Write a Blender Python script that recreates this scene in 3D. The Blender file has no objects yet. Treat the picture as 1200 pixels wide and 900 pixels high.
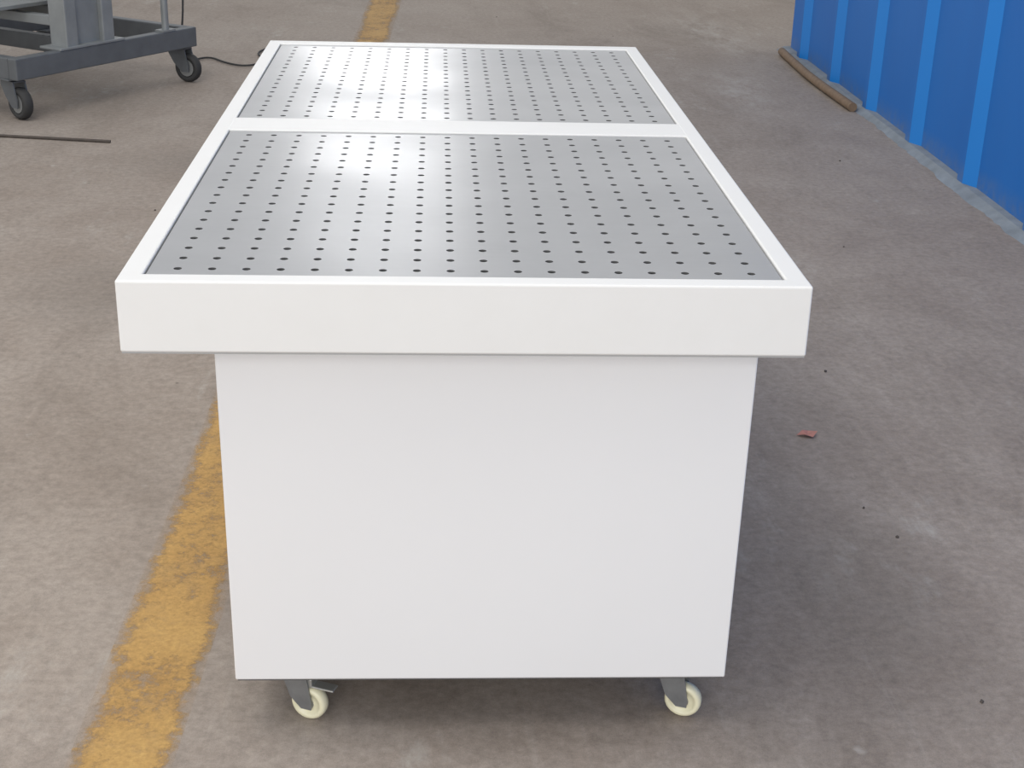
import bpy, bmesh, math, random
from mathutils import Vector, Matrix
random.seed(4)
sc=bpy.context.scene
sc.view_settings.view_transform='Standard'
sc.view_settings.look='None'

# ---------------------------------------------------------------- helpers
def link(o,parent=None):
    sc.collection.objects.link(o)
    if parent: o.parent=parent
    return o
def empty(name,loc=(0,0,0),rotz=0):
    o=bpy.data.objects.new(name,None); o.location=loc; o.rotation_euler=(0,0,rotz); o.empty_display_size=.1
    return link(o)
def obj(name,bm,mat,parent=None,smooth=False,loc=None,rot=None):
    me=bpy.data.meshes.new(name); bmesh.ops.recalc_face_normals(bm,faces=bm.faces[:]); bm.to_mesh(me); bm.free()
    if smooth:
        for p in me.polygons: p.use_smooth=True
    for m in (mat if isinstance(mat,(list,tuple)) else [mat]): me.materials.append(m)
    o=bpy.data.objects.new(name,me)
    if loc: o.location=loc
    if rot: o.rotation_euler=rot
    return link(o,parent)
def add_box(bm,a,b,bev=0,seg=2,mi=0):
    g=bmesh.ops.create_cube(bm,size=1)
    vs=g['verts']
    for v in vs:
        v.co=Vector([a[i]+(v.co[i]+.5)*(b[i]-a[i]) for i in range(3)])
    fs=set(f for v in vs for f in v.link_faces)
    for f in fs: f.material_index=mi
    if bev:
        es=list(set(e for v in vs for e in v.link_edges))
        r=bmesh.ops.bevel(bm,geom=es,offset=bev,segments=seg,affect='EDGES',profile=.5)
        for f in r['faces']: f.material_index=mi
def add_cyl(bm,p0,p1,r0,r1=None,n=24,mi=0,caps=True):
    p0=Vector(p0);p1=Vector(p1); d=p1-p0
    r1=r0 if r1 is None else r1
    M=Matrix.Translation((p0+p1)/2)@d.to_track_quat('Z','Y').to_matrix().to_4x4()
    g=bmesh.ops.create_cone(bm,cap_ends=caps,segments=n,radius1=r0,radius2=r1,depth=d.length,matrix=M)
    for f in set(f for v in g['verts'] for f in v.link_faces): f.material_index=mi
def lathe(bm,prof,n=40,mi=0):
    rings=[]
    for i in range(n):
        a=2*math.pi*i/n
        rings.append([bm.verts.new((r*math.cos(a),y,r*math.sin(a))) for r,y in prof])
    for i in range(n):
        A=rings[i];B=rings[(i+1)%n]
        for j in range(len(prof)-1):
            f=bm.faces.new((A[j],A[j+1],B[j+1],B[j])); f.material_index=mi; f.smooth=True
def curve_obj(name,pts,r,mat,parent=None):
    cu=bpy.data.curves.new(name,'CURVE'); cu.dimensions='3D'; cu.bevel_depth=r; cu.bevel_resolution=3; cu.resolution_u=8
    cu.use_fill_caps=True
    sp=cu.splines.new('NURBS'); sp.points.add(len(pts)-1)
    for i,p in enumerate(pts): sp.points[i].co=(*p,1)
    sp.use_endpoint_u=True; sp.order_u=3
    cu.materials.append(mat)
    o=bpy.data.objects.new(name,cu); return link(o,parent)

# ---------------------------------------------------------------- materials
class NT:
    def __init__(s,name):
        s.m=bpy.data.materials.new(name); s.m.use_nodes=True; s.t=s.m.node_tree; s.b=s.t.nodes['Principled BSDF']
        s.out=s.t.nodes['Material Output']
        s.co=s.t.nodes.new('ShaderNodeTexCoord').outputs['Object']
    def n(s,ty,**k):
        x=s.t.nodes.new(ty)
        for a,v in k.items():
            if a in x.inputs: x.inputs[a].default_value=v
            else: setattr(x,a,v)
        return x
    def L(s,a,b): s.t.links.new(a,b)
    def mapping(s,scale=(1,1,1),loc=(0,0,0),rz=0):
        m=s.n('ShaderNodeMapping'); m.inputs['Scale'].default_value=scale; m.inputs['Location'].default_value=loc
        m.inputs['Rotation'].default_value=(0,0,rz)
        s.L(s.co,m.inputs['Vector']); return m.outputs[0]
    def noise(s,scale,detail=4,rough=.55,vec=None,dist=0):
        x=s.n('ShaderNodeTexNoise'); x.inputs['Scale'].default_value=scale; x.inputs['Detail'].default_value=detail
        x.inputs['Roughness'].default_value=rough; x.inputs['Distortion'].default_value=dist
        s.L(vec or s.co,x.inputs['Vector']); return x.outputs['Fac']
    def ramp(s,fac,stops,interp='LINEAR'):
        r=s.n('ShaderNodeValToRGB'); r.color_ramp.interpolation=interp
        e=r.color_ramp.elements
        while len(e)<len(stops): e.new(.5)
        for i,(p,c) in enumerate(stops):
            e[i].position=p; e[i].color=(c,c,c,1) if not isinstance(c,(tuple,list)) else (*c,1)
        s.L(fac,r.inputs[0]); return r.outputs[0]
    def mix(s,fac,a,b,mode='MIX'):
        m=s.n('ShaderNodeMix'); m.data_type='RGBA'; m.blend_type=mode
        for v,i in ((fac,0),(a,6),(b,7)):
            if isinstance(v,(int,float)): m.inputs[i].default_value=v
            elif isinstance(v,(tuple,list)): m.inputs[i].default_value=(*v,1)
            else: s.L(v,m.inputs[i])
        return m.outputs[2]
    def math(s,op,a,b=0):
        m=s.n('ShaderNodeMath'); m.operation=op
        for v,i in ((a,0),(b,1)):
            if isinstance(v,(int,float)): m.inputs[i].default_value=v
            else: s.L(v,m.inputs[i])
        return m.outputs[0]
    def blob(s,x,y,rx,ry,rz=0):
        # soft elliptical mask around a floor position
        m=s.n('ShaderNodeMapping'); m.vector_type='TEXTURE'
        m.inputs['Location'].default_value=(x,y,0); m.inputs['Scale'].default_value=(rx,ry,1); m.inputs['Rotation'].default_value=(0,0,rz)
        s.L(s.co,m.inputs['Vector'])
        l=s.n('ShaderNodeVectorMath'); l.operation='LENGTH'; s.L(m.outputs[0],l.inputs[0])
        return s.ramp(l.outputs['Value'],[(.3,1),(1,0)])
    def bump(s,h,strength=.3,dist=.01):
        b=s.n('ShaderNodeBump'); b.inputs['Strength'].default_value=strength; b.inputs['Distance'].default_value=dist
        s.L(h,b.inputs['Height']); s.L(b.outputs[0],s.b.inputs['Normal'])
    def base(s,c):
        if isinstance(c,(tuple,list)): s.b.inputs['Base Color'].default_value=(*c,1)
        else: s.L(c,s.b.inputs['Base Color'])
    def set(s,**k):
        for a,v in k.items():
            i=s.b.inputs[a.replace('_',' ')]
            if isinstance(v,(int,float)): i.default_value=v
            else: s.L(v,i)
def simple(name,c,rough=.5,metal=0,var=.12,scale=8,bump=0):
    t=NT(name); n=t.noise(scale,5)
    t.base(t.mix(n,tuple(x*(1-var) for x in c),tuple(min(1,x*(1+var)) for x in c)))
    t.set(Roughness=rough,Metallic=metal)
    if bump: t.bump(t.noise(scale*12,3),bump,.002)
    return t.m

def concrete():
    t=NT('concrete_floor')
    big=t.noise(.5,5,.6); mid=t.noise(2.6,10,.72,dist=.4); fine=t.noise(38,10,.8); vf=t.noise(420,3,.8)
    c=t.ramp(big,[(.33,(.262,.213,.176)),(.5,(.300,.250,.211)),(.68,(.335,.288,.248))])
    c=t.mix(t.ramp(mid,[(.38,0.0),(.68,.7)]),c,(.370,.322,.282))
    c=t.mix(t.ramp(t.noise(1.5,10,.75,t.mapping((1,.4,1),(3,1,0)),.6),[(.50,0),(.68,.5)]),c,(.19,.155,.126))
    c=t.mix(t.ramp(t.noise(6,10,.8,t.mapping((1,.6,1),(9,4,0)),.5),[(.52,0),(.72,.45)]),c,(.20,.165,.137))
    c=t.mix(t.ramp(t.noise(5,9,.8,t.mapping((2.2,.12,1),(2,8,0),.12),.3),[(.56,0),(.70,.30)]),c,(.43,.385,.34))
    c=t.mix(.5,c,t.ramp(fine,[(.32,.25),(.5,.5),(.68,.75)]),'OVERLAY')
    c=t.mix(.3,c,t.ramp(vf,[(.3,.25),(.7,.75)]),'OVERLAY')
    pm=t.math('MULTIPLY',t.ramp(t.noise(1.7,10,.75,t.mapping((1.4,.45,1),(7,3,0))),[(.57,0),(.66,.7)]),t.ramp(t.noise(12,8,.75),[(.42,0),(.6,1)]))
    c=t.mix(pm,c,(.46,.43,.39))
    brk=t.ramp(t.noise(9,9,.75,t.mapping((1,.4,1))),[(.44,0),(.62,.55)])
    for (x,y,rx,ry,r) in ((1.95,8.4,.28,1.5,.10),(1.75,6.3,.22,.9,-.1),(-2.4,3.6,.3,.8,.2)):
        c=t.mix(t.math('MULTIPLY',t.blob(x,y,rx,ry,r),brk),c,(.47,.435,.395))
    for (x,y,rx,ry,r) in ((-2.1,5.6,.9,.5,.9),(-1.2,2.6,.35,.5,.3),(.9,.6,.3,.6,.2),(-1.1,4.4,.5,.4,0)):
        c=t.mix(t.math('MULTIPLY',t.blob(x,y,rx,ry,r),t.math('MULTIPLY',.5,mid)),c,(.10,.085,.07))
    v=t.n('ShaderNodeTexVoronoi'); v.inputs['Scale'].default_value=4.2; t.L(t.co,v.inputs['Vector'])
    sp=t.math('LESS_THAN',v.outputs['Distance'],.022)
    c=t.mix(t.math('MULTIPLY',sp,.55),c,(.08,.065,.055))
    v2=t.n('ShaderNodeTexVoronoi'); v2.inputs['Scale'].default_value=3.1; t.L(t.mapping((1,1,1),(11,5,0)),v2.inputs['Vector'])
    sp2=t.ramp(v2.outputs['Distance'],[(.03,.7),(.055,0)])
    c=t.mix(t.math('MULTIPLY',sp2,t.ramp(t.noise(30,4),[(.45,0),(.55,1)])),c,(.42,.38,.34))
    t.base(c); t.set(Roughness=t.ramp(mid,[(.3,.6),(.7,.85)]))
    t.b.inputs['Specular IOR Level'].default_value=.3
    h=t.math('ADD',fine,t.math('MULTIPLY',vf,.5)); t.bump(h,.22,.003)
    return t.m
def stripe():
    t=NT('worn_yellow_paint')
    n=t.noise(30,10,.8); b=t.noise(4,6,.65)
    c=t.mix(t.ramp(b,[(.3,0),(.7,1)]),(.44,.25,.075),(.56,.345,.115))
    c=t.mix(t.ramp(t.noise(9,9,.8),[(.5,0),(.7,.6)]),c,(.32,.21,.105))
    c=t.mix(.55,c,t.ramp(t.noise(90,6,.75),[(.3,.28),(.7,.72)]),'OVERLAY')
    t.base(c); t.set(Roughness=.75)
    wear=t.math('ADD',t.math('MULTIPLY',n,.6),t.math('MULTIPLY',b,.4))
    g=t.t.nodes.new('ShaderNodeTexCoord'); s=t.n('ShaderNodeSeparateXYZ'); t.L(g.outputs['UV'],s.inputs[0])
    e=t.math('ABSOLUTE',t.math('SUBTRACT',s.outputs[0],.5))
    e=t.math('MULTIPLY',t.ramp(e,[(.30,0),(.5,1)]),.17)
    f=t.ramp(t.math('SUBTRACT',wear,e),[(.36,.08),(.50,.88)])
    t.set(Alpha=f)
    t.bump(n,.2,.002)
    return t.m
M_floor=concrete(); M_line=stripe()

def white_paint():
    t=NT('white_powder_coat')
    n=t.noise(2.5,3)
    t.base(t.mix(n,(.77,.77,.78),(.80,.80,.81))); t.set(Roughness=.42)
    t.bump(t.noise(420,2),.04,.0006); return t.m
def white_frame():
    t=NT('white_frame_paint')
    t.base(t.mix(t.noise(9,5,.7),(.735,.73,.715),(.78,.778,.77))); t.set(Roughness=.45)
    t.bump(t.noise(420,2),.04,.0006); return t.m
M_white=white_paint(); M_frame=white_frame()
def steel():
    t=NT('galvanised_steel_plate')
    br=t.noise(9,7,.7,t.mapping((1,16,1)))
    cl=t.noise(3.2,4,.6,dist=.6)
    c=t.mix(br,(.445,.45,.462),(.50,.505,.517))
    c=t.mix(t.ramp(cl,[(.35,0),(.7,.5)]),c,(.56,.565,.578))
    t.base(c); t.set(Metallic=.82,Roughness=t.ramp(t.noise(2.2,3,.5),[(.3,.27),(.7,.36)]))
    t.bump(t.noise(1.6,2),.06,.02)
    return t.m
M_steel=steel()
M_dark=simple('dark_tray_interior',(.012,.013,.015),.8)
M_seal=simple('grey_panel_gap',(.10,.10,.10),.7)
M_shade=simple('grey_shade_line',(.36,.36,.36),.5,0,.1)  # mid grey that paints the shadow line below the tray
M_ivory=simple('ivory_nylon',(.80,.76,.55),.35,0,.06)
M_hub=simple('caster_hub_zinc',(.45,.45,.43),.35,.6)
M_brk=simple('caster_bracket_zinc',(.27,.28,.29),.4,.6,.3,30)
M_cart=simple('grey_painted_steel',(.125,.135,.145),.5,.2,.3,9,.2)
M_cartl=simple('worn_grey_steel',(.26,.275,.28),.5,.3,.25,9,.2)
M_rub=simple('black_rubber',(.035,.035,.035),.75)
M_alu=simple('cast_aluminium_rim',(.32,.33,.33),.45,.6)
M_wood=simple('weathered_wood',(.20,.135,.085),.8,0,.4,25,.4)
M_rust=simple('rusty_steel',(.09,.075,.065),.8,.2,.4,30)
M_leaf=simple('dry_leaf',(.45,.20,.16),.7,0,.3,60)
M_stone=simple('gravel_stone',(.09,.075,.065),.9,0,.3,60)
M_curb=simple('cement_kerb',(.22,.25,.28),.85,0,.45,9,.6)
def blue():
    t=NT('blue_painted_sheet')
    n=t.noise(1.3,4,.6,t.mapping((1,1,.4)))
    c=t.mix(n,(.004,.125,.47),(.006,.17,.58))
    s=t.n('ShaderNodeSeparateXYZ'); t.L(t.co,s.inputs[0])
    d=t.math('MULTIPLY',t.ramp(s.outputs[2],[(.0,.8),(.13,0)]),t.ramp(t.noise(16,6,.7),[(.35,.1),(.65,.9)]))
    c=t.mix(d,c,(.15,.20,.27))
    t.base(c); t.set(Roughness=.5); t.b.inputs['Specular IOR Level'].default_value=.3; t.bump(t.noise(5,2),.1,.01); return t.m
M_blue=blue()
def blue_lit():  # lighter copy of the wall blue; light on rib slopes put into colour
    t=NT('blue_lit_rib_slope')
    n=t.noise(1.3,4,.6,t.mapping((1,1,.4)))
    t.base(t.mix(n,(.010,.20,.64),(.016,.24,.72))); t.set(Roughness=.45); return t.m
M_blue_lit=blue_lit()

# ---------------------------------------------------------------- camera
F=Vector((0.05336365,0.92062178,-0.38679174)); Rt=Vector((0.99856008,-0.04706925,0.02573434)); U=Vector((-0.0054856,0.38760807,0.92180795))
cam=bpy.data.cameras.new('camera'); cam.sensor_width=36; cam.lens=1680.585/1200*36; cam.clip_start=.05
co=bpy.data.objects.new('camera',cam); sc.collection.objects.link(co); sc.camera=co
m=Matrix((Rt,U,-F)).transposed().to_4x4(); m.translation=(-.05113,-2.14068,1.65209); co.matrix_world=m

# ---------------------------------------------------------------- floor
bm=bmesh.new(); add_box(bm,(-12,-6,-.1),(12,20,0)); obj('floor',bm,M_floor)
bm=bmesh.new(); uv=bm.loops.layers.uv.new('UVMap')
def sx(y): return (-.708+(y)*.011, -.516+y*.018)
ys=[-3+i*.5 for i in range(32)]; rows=[]
for y in ys:
    a,b=sx(y); rows.append((bm.verts.new((a+random.uniform(-.006,.006),y,.0012)),bm.verts.new((b+random.uniform(-.006,.006),y,.0012))))
for i in range(len(rows)-1):
    f=bm.faces.new((rows[i][0],rows[i][1],rows[i+1][1],rows[i+1][0]))
    for l,u in zip(f.loops,((0,i),(1,i),(1,i+1),(0,i+1))): l[uv].uv=u
obj('yellow_floor_line',bm,M_line)

# ---------------------------------------------------------------- downdraft table
W=1.1; L=2.235; H=.9232; T=.1197; hx=W/2
tb=empty('downdraft_grinding_table',(0,0,0))
bm=bmesh.new()
zb=H-T; fr=.037; fy=.036; bk=.05
P1=(fy,1.055); P2=(1.178,L-bk)
add_box(bm,(-hx,0,zb),(hx,fy,H),.0035,3)
add_box(bm,(-hx,L-bk,zb),(hx,L,H),.0035,3)
add_box(bm,(-hx,fy-.006,zb),(-hx+fr,L-bk+.006,H-.0004),.0035,3)
add_box(bm,(hx-fr,fy-.006,zb),(hx,L-bk+.006,H-.0004),.0035,3)
add_box(bm,(-hx+fr-.004,P1[1],zb+.02),(hx-fr+.004,P2[0],H-.0008),.0025,2)
add_box(bm,(-hx+.01,.01,zb+.001),(hx-.01,L-.01,zb+.006))
obj('tray_frame',bm,M_frame,tb)
bm=bmesh.new(); add_box(bm,(-hx+.002,.002,zb-.0025),(hx-.002,L-.002,zb+.0035)); obj('tray_shade_strip',bm,M_shade,tb)  # added thin strip, coloured as the shade between tray and cabinet
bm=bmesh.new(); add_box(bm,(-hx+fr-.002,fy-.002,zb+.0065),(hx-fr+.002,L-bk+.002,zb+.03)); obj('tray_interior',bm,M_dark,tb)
def plate(name,x0,x1,y0,y1,nx,ny,mx,my,par,zt,r=.0067,th=.003):
    bm=bmesh.new()
    g=.003; x0+=g;x1-=g;y0+=g;y1-=g
    px=(x1-x0-2*mx)/(nx-1); py=(y1-y0-2*my)/(ny-1)
    N=16
    cx=[x0+mx+i*px for i in range(nx)]; cy=[y0+my+i*py for i in range(ny)]
    def quad(a,b,c,d,z):
        bm.faces.new([bm.verts.new((*p,z)) for p in (a,b,c,d)])
    X=[cx[0]-px/2]+[c+px/2 for c in cx]; Y=[cy[0]-py/2]+[c+py/2 for c in cy]
    quad((x0,y0),(x1,y0),(x1,Y[0]),(x0,Y[0]),zt); quad((x0,Y[-1]),(x1,Y[-1]),(x1,y1),(x0,y1),zt)
    quad((x0,Y[0]),(X[0],Y[0]),(X[0],Y[-1]),(x0,Y[-1]),zt); quad((X[-1],Y[0]),(x1,Y[0]),(x1,Y[-1]),(X[-1],Y[-1]),zt)
    for i,a in enumerate(cx):
        for j,b in enumerate(cy):
            hxx=px/2;hyy=py/2; inn=[];out=[];low=[]
            for k in range(N):
                t=2*math.pi*(k+.0)/N+math.pi/4; c,s=math.cos(t),math.sin(t)
                mm=max(abs(c),abs(s)); out.append(bm.verts.new((a+c/mm*hxx,b+s/mm*hyy,zt)))
                inn.append(bm.verts.new((a+c*r,b+s*r,zt))); low.append(bm.verts.new((a+c*r,b+s*r,zt-th)))
            for k in range(N):
                k2=(k+1)%N
                bm.faces.new((out[k],out[k2],inn[k2],inn[k])); f=bm.faces.new((inn[k],inn[k2],low[k2],low[k])); f.material_index=1
    bmesh.ops.remove_doubles(bm,verts=bm.verts[:],dist=1e-5)
    for (a,b) in (((x0,y0),(x1,y0)),((x1,y0),(x1,y1)),((x1,y1),(x0,y1)),((x0,y1),(x0,y0))):
        bm.faces.new([bm.verts.new((*a,zt)),bm.verts.new((*b,zt)),bm.verts.new((*b,zt-th)),bm.verts.new((*a,zt-th))])
    me=bpy.data.meshes.new(name); bm.to_mesh(me); bm.free(); me.materials.append(M_steel); me.materials.append(M_seal)
    o=bpy.data.objects.new(name,me); link(o,par); return o
ix0,ix1=-hx+fr,hx-fr
plate('perforated_plate_1',ix0,ix1,P1[0],P1[1],18,18,.045,.036,tb,H-.004)
plate('perforated_plate_2',ix0,ix1,P2[0],P2[1],18,18,.045,.036,tb,H-.004)
bY=.0915; x0,x1=-.418,.495; z0=.123
bm=bmesh.new()
add_box(bm,(x0,bY,z0),(x1,L-bY,zb-.001),.003,2)
for v in bm.verts:
    k=1-(v.co.z-z0)/(zb-z0)
    v.co.x+= (.004 if v.co.x<0 else -.004)*k
obj('cabinet_body',bm,M_white,tb)
bm=bmesh.new(); add_box(bm,(x0+.03,bY+.02,z0-.012),(x1-.03,L-bY-.02,z0+.002)); add_box(bm,(x0+.008,bY+.003,z0-.003),(x1-.008,L-bY-.003,z0+.003)); obj('base_frame',bm,M_seal,tb)

def caster(name,x,y,rz,par,hgt,wr,wt,mw,mh,mb,brake=False):
    e=bpy.data.objects.new(name,None); e.location=(x,y,0); e.rotation_euler=(0,0,rz); e.empty_display_size=.05; link(e,par)
    bm=bmesh.new(); h=wt/2; r=wr
    lathe(bm,[(r*.30,-h*.7),(r*.62,-h*.55),(r*.66,-h*.95),(r*.86,-h),(r*.97,-h*.6),(r,0),(r*.97,h*.6),(r*.86,h),(r*.66,h*.95),(r*.62,h*.55),(r*.30,h*.7)],40)
    for v in bm.verts: v.co.z+=r
    obj('wheel',bm,mw,e,True)
    bm=bmesh.new(); add_cyl(bm,(0,-h*1.35,r),(0,h*1.35,r),r*.16,n=16); add_cyl(bm,(0,-h*.85,r),(0,h*.85,r),r*(.34 if r<.05 else .58),n=24)
    obj('axle',bm,mh,e)
    off=-r*.75; bm=bmesh.new()
    for s in (-1,1):
        yy=s*h*1.22; t=.0016*max(1,r/.034)
        prof=[(r*.28,r*.75),(r*.30,r*1.2),(r*.05,hgt*.86),(r*.05,hgt*.93),(off-r*.55,hgt*.93),(off-r*.55,hgt*.80),(-r*.9,r*1.35),(-r*.30,r*.75)]
        A=[bm.verts.new((px,yy-t,pz)) for px,pz in prof];B=[bm.verts.new((px,yy+t,pz)) for px,pz in prof]
        bm.faces.new(A); bm.faces.new(B[::-1])
        for i in range(len(prof)):
            j=(i+1)%len(prof); bm.faces.new((A[i],A[j],B[j],B[i]))
    add_box(bm,(off-r*.55,-h*1.25,hgt*.90),(r*.05,h*1.25,hgt*.935),.001)
    obj('fork',bm,mb,e)
    bm=bmesh.new(); add_cyl(bm,(off,0,hgt*.90),(off,0,hgt*.985),h*1.1,h*1.3,24)
    add_box(bm,(off-r*.8,-r*.75,hgt*.965),(off+r*.8,r*.75,hgt),.002)
    obj('swivel_plate',bm,mb,e)
    if brake:
        bm=bmesh.new(); add_box(bm,(r*.1,-h*.9,hgt*.66),(r*1.5,h*.9,hgt*.70),.002)
        add_box(bm,(-r*.3,-h*1.0,hgt*.66),(r*.3,h*1.0,hgt*.84),.002)
        obj('brake_pedal',bm,mh,e)
    return e
ch=z0-.012
caster('caster_1',-.285,.150,math.radians(-22),tb,ch,.036,.026,M_ivory,M_hub,M_brk,True)
caster('caster_2',.428,.150,math.radians(-20),tb,ch,.036,.026,M_ivory,M_hub,M_brk)
caster('caster_3',-.30,L-.17,math.radians(20),tb,ch,.036,.026,M_ivory,M_hub,M_brk)
caster('caster_4',.42,L-.17,math.radians(10),tb,ch,.036,.026,M_ivory,M_hub,M_brk)

# ---------------------------------------------------------------- blue corrugated wall
bm=bmesh.new(); X=2.37; yA,yB=-2.0,7.72; h=2.6
prof=[(X,yB)];mi=[]; y=yB-.30
per=.80
while y>yA:
    for k,(dy,dx) in enumerate(((0,0),(.03,-.035),(.10,-.035),(.19,0))):
        prof.append((X+dx,y-dy)); mi.append(1 if k==3 else 0)  # slope towards the camera gets the lit copy of the blue
    y-=per
lo=[bm.verts.new((px,py,.02)) for px,py in prof]; hi=[bm.verts.new((px,py,h)) for px,py in prof]
for i in range(len(prof)-1):
    f=bm.faces.new((lo[i],lo[i+1],hi[i+1],hi[i])); f.material_index=mi[i]
e0=bm.verts.new((X+.5,yB,.02));e1=bm.verts.new((X+.5,yB,h)); bm.faces.new((lo[0],hi[0],e1,e0))
obj('wall_right',bm,[M_blue,M_blue_lit])
bm=bmesh.new(); n=200; ring=[]
w_=.02
for i in range(n+1):
    y=yA+(yB+.05-yA)*i/n; w_=min(.045,max(.008,w_+random.uniform(-.010,.010)))
    ring.append([bm.verts.new(p) for p in ((X+.05,y,.0),(X+.05,y,.03),(X-.037,y,.024),(X-.04-w_*.5,y,.012),(X-.045-w_,y,0))])
for i in range(n):
    for j in range(4): bm.faces.new((ring[i][j],ring[i][j+1],ring[i+1][j+1],ring[i+1][j]))
obj('trim_1',bm,M_curb)
curve_obj('wooden_pole',[(2.27,7.55,.026),(2.25,7.0,.026),(2.24,6.4,.028),(2.27,5.75,.026)],.026,M_wood)

# ---------------------------------------------------------------- trolley
A=Vector((-2.15,5.18)); B=Vector((-1.43,6.30)); d=(B-A).normalized(); ang=math.atan2(d.y,d.x)
tr=empty('workshop_trolley',(A.x,A.y,0),ang)
Lb=(B-A).length
bm=bmesh.new()
zb0,zt0=.205,.315; dp=1.15
add_box(bm,(0,0,zb0),(Lb,.06,zt0),.006)
add_box(bm,(0,dp-.06,zb0),(Lb,dp,zt0),.006)
add_box(bm,(0,.06,zb0),(.06,dp-.06,zt0),.006)
add_box(bm,(Lb-.06,.06,zb0),(Lb,dp-.06,zt0),.006)
add_box(bm,(Lb*.45,.06,zb0+.02),(Lb*.45+.06,dp-.06,zt0-.002),.004)
obj('base_frame',bm,M_cart,tr)
bm=bmesh.new()
add_box(bm,(.62,.01,zt0),(.70,.13,1.5),.006); add_box(bm,(.36,.01,zt0),(.44,.13,1.5),.006)
add_box(bm,(.44,.04,zt0),(.62,.06,1.2),.002)
add_box(bm,(.30,-.005,zt0),(.76,.15,zt0+.012),.002)
add_box(bm,(.36,dp-.14,zt0),(.44,dp-.02,1.5),.006); add_box(bm,(.62,dp-.14,zt0),(.70,dp-.02,1.5),.006)
obj('upright_post',bm,M_cartl,tr)
bm=bmesh.new()
for z in (.42,.62,.85):
    add_box(bm,(.38,.13,z),(.43,dp-.14,z+.05),.004); add_box(bm,(.63,.13,z),(.68,dp-.14,z+.05),.004)
add_box(bm,(.1,.3,.5),(.9,dp-.2,.52),.003)
obj('cross_bars',bm,M_cartl,tr)
bm=bmesh.new(); add_cyl(bm,(Lb-.22,.03,zt0),(Lb-.22,.03,1.3),.02); add_box(bm,(Lb-.27,-.002,zt0),(Lb-.17,.062,zt0+.01)); obj('support_pole',bm,M_cartl,tr)
for i,(cx_,cy_,rz) in enumerate(((.05,.05,-ang-.75),(Lb-.03,.05,-ang-.45),(.05,dp-.05,.3),(Lb-.05,dp-.05,.1))):
    caster('caster_%d'%(i+1),cx_,cy_,rz,tr,zb0+.002,.082,.055,M_rub,M_alu,M_cart)
curve_obj('power_cable',[(-1.62,6.9,.9),(-1.55,6.7,.5),(-1.58,6.6,.12),(-1.62,6.75,.012),(-1.5,7.1,.01),(-1.35,6.85,.01),(-1.21,6.75,.01),(-1.1,6.95,.01),(-1.25,7.3,.01),(-1.05,7.6,.01)],.006,M_rub)
curve_obj('steel_rod',[(-2.9,4.95,.008),(-2.2,4.86,.008),(-1.62,4.76,.008)],.007,M_rust)

# ---------------------------------------------------------------- little things
bm=bmesh.new()
pts=[(-.03,0,.002),(-.01,.018,.010),(.008,.026,.004),(.03,.006,.012),(.012,-.018,.004),(-.012,-.014,.010)]
vs=[bm.verts.new(p) for p in pts]; c=bm.verts.new((0,0,.003))
for i in range(6): bm.faces.new((vs[i],vs[(i+1)%6],c))
obj('dry_leaf',bm,M_leaf,None,loc=(.98,1.43,.001))
bm=bmesh.new()
for (x,y) in ((1.02,1.0),(1.03,-.0+.18),(1.15,1.9),(1.55,3.2),(-1.2,3.6),(1.9,4.6),(.4,9),(1.2,8.2),(1.06,.85)):
    s=random.uniform(.003,.005)
    g=bmesh.ops.create_icosphere(bm,subdivisions=1,radius=s,matrix=Matrix.Translation((x,y,s*.5)))
    for v in g['verts']: v.co+=Vector([random.uniform(-.3,.3)*s for _ in range(3)])
obj('scattered_gravel',bm,M_stone)

# ---------------------------------------------------------------- light
w=bpy.data.worlds.new('world'); sc.world=w; w.use_nodes=True; nt=w.node_tree
bg=nt.nodes['Background']; tc=nt.nodes.new('ShaderNodeTexCoord'); sp=nt.nodes.new('ShaderNodeSeparateXYZ'); nt.links.new(tc.outputs['Generated'],sp.inputs[0])
rp=nt.nodes.new('ShaderNodeValToRGB'); e=rp.color_ramp.elements
e[0].position=.0; e[0].color=(1,1,1,1); e[1].position=.5; e[1].color=(.72,.73,.75,1)
x=e.new(.19); x.color=(1.0,1.0,1.0,1); x=e.new(.34); x.color=(.76,.77,.785,1)
nt.links.new(sp.outputs[2],rp.inputs[0]); nt.links.new(rp.outputs[0],bg.inputs[0]); bg.inputs[1].default_value=.84
def area(name,loc,tgt,sx_,sy_,power,col=(1,1,1)):
    l=bpy.data.lights.new(name,'AREA'); l.shape='RECTANGLE'; l.size=sx_; l.size_y=sy_; l.energy=power; l.color=col
    o=bpy.data.objects.new(name,l); o.location=loc; o.rotation_euler=(Vector(tgt)-Vector(loc)).to_track_quat('-Z','Y').to_euler(); link(o)
area('skylight_roof',(-2.5,0,7),(0,1.5,0),6,4,280,(1,.985,.96))
area('window_light_far',(-.75,15,3.7),(-.5,1,1),1.7,1.5,38)
area('doorway_light',(-1.5,-8,3.5),(0,1,.6),6,4,370,(1,.995,.985))
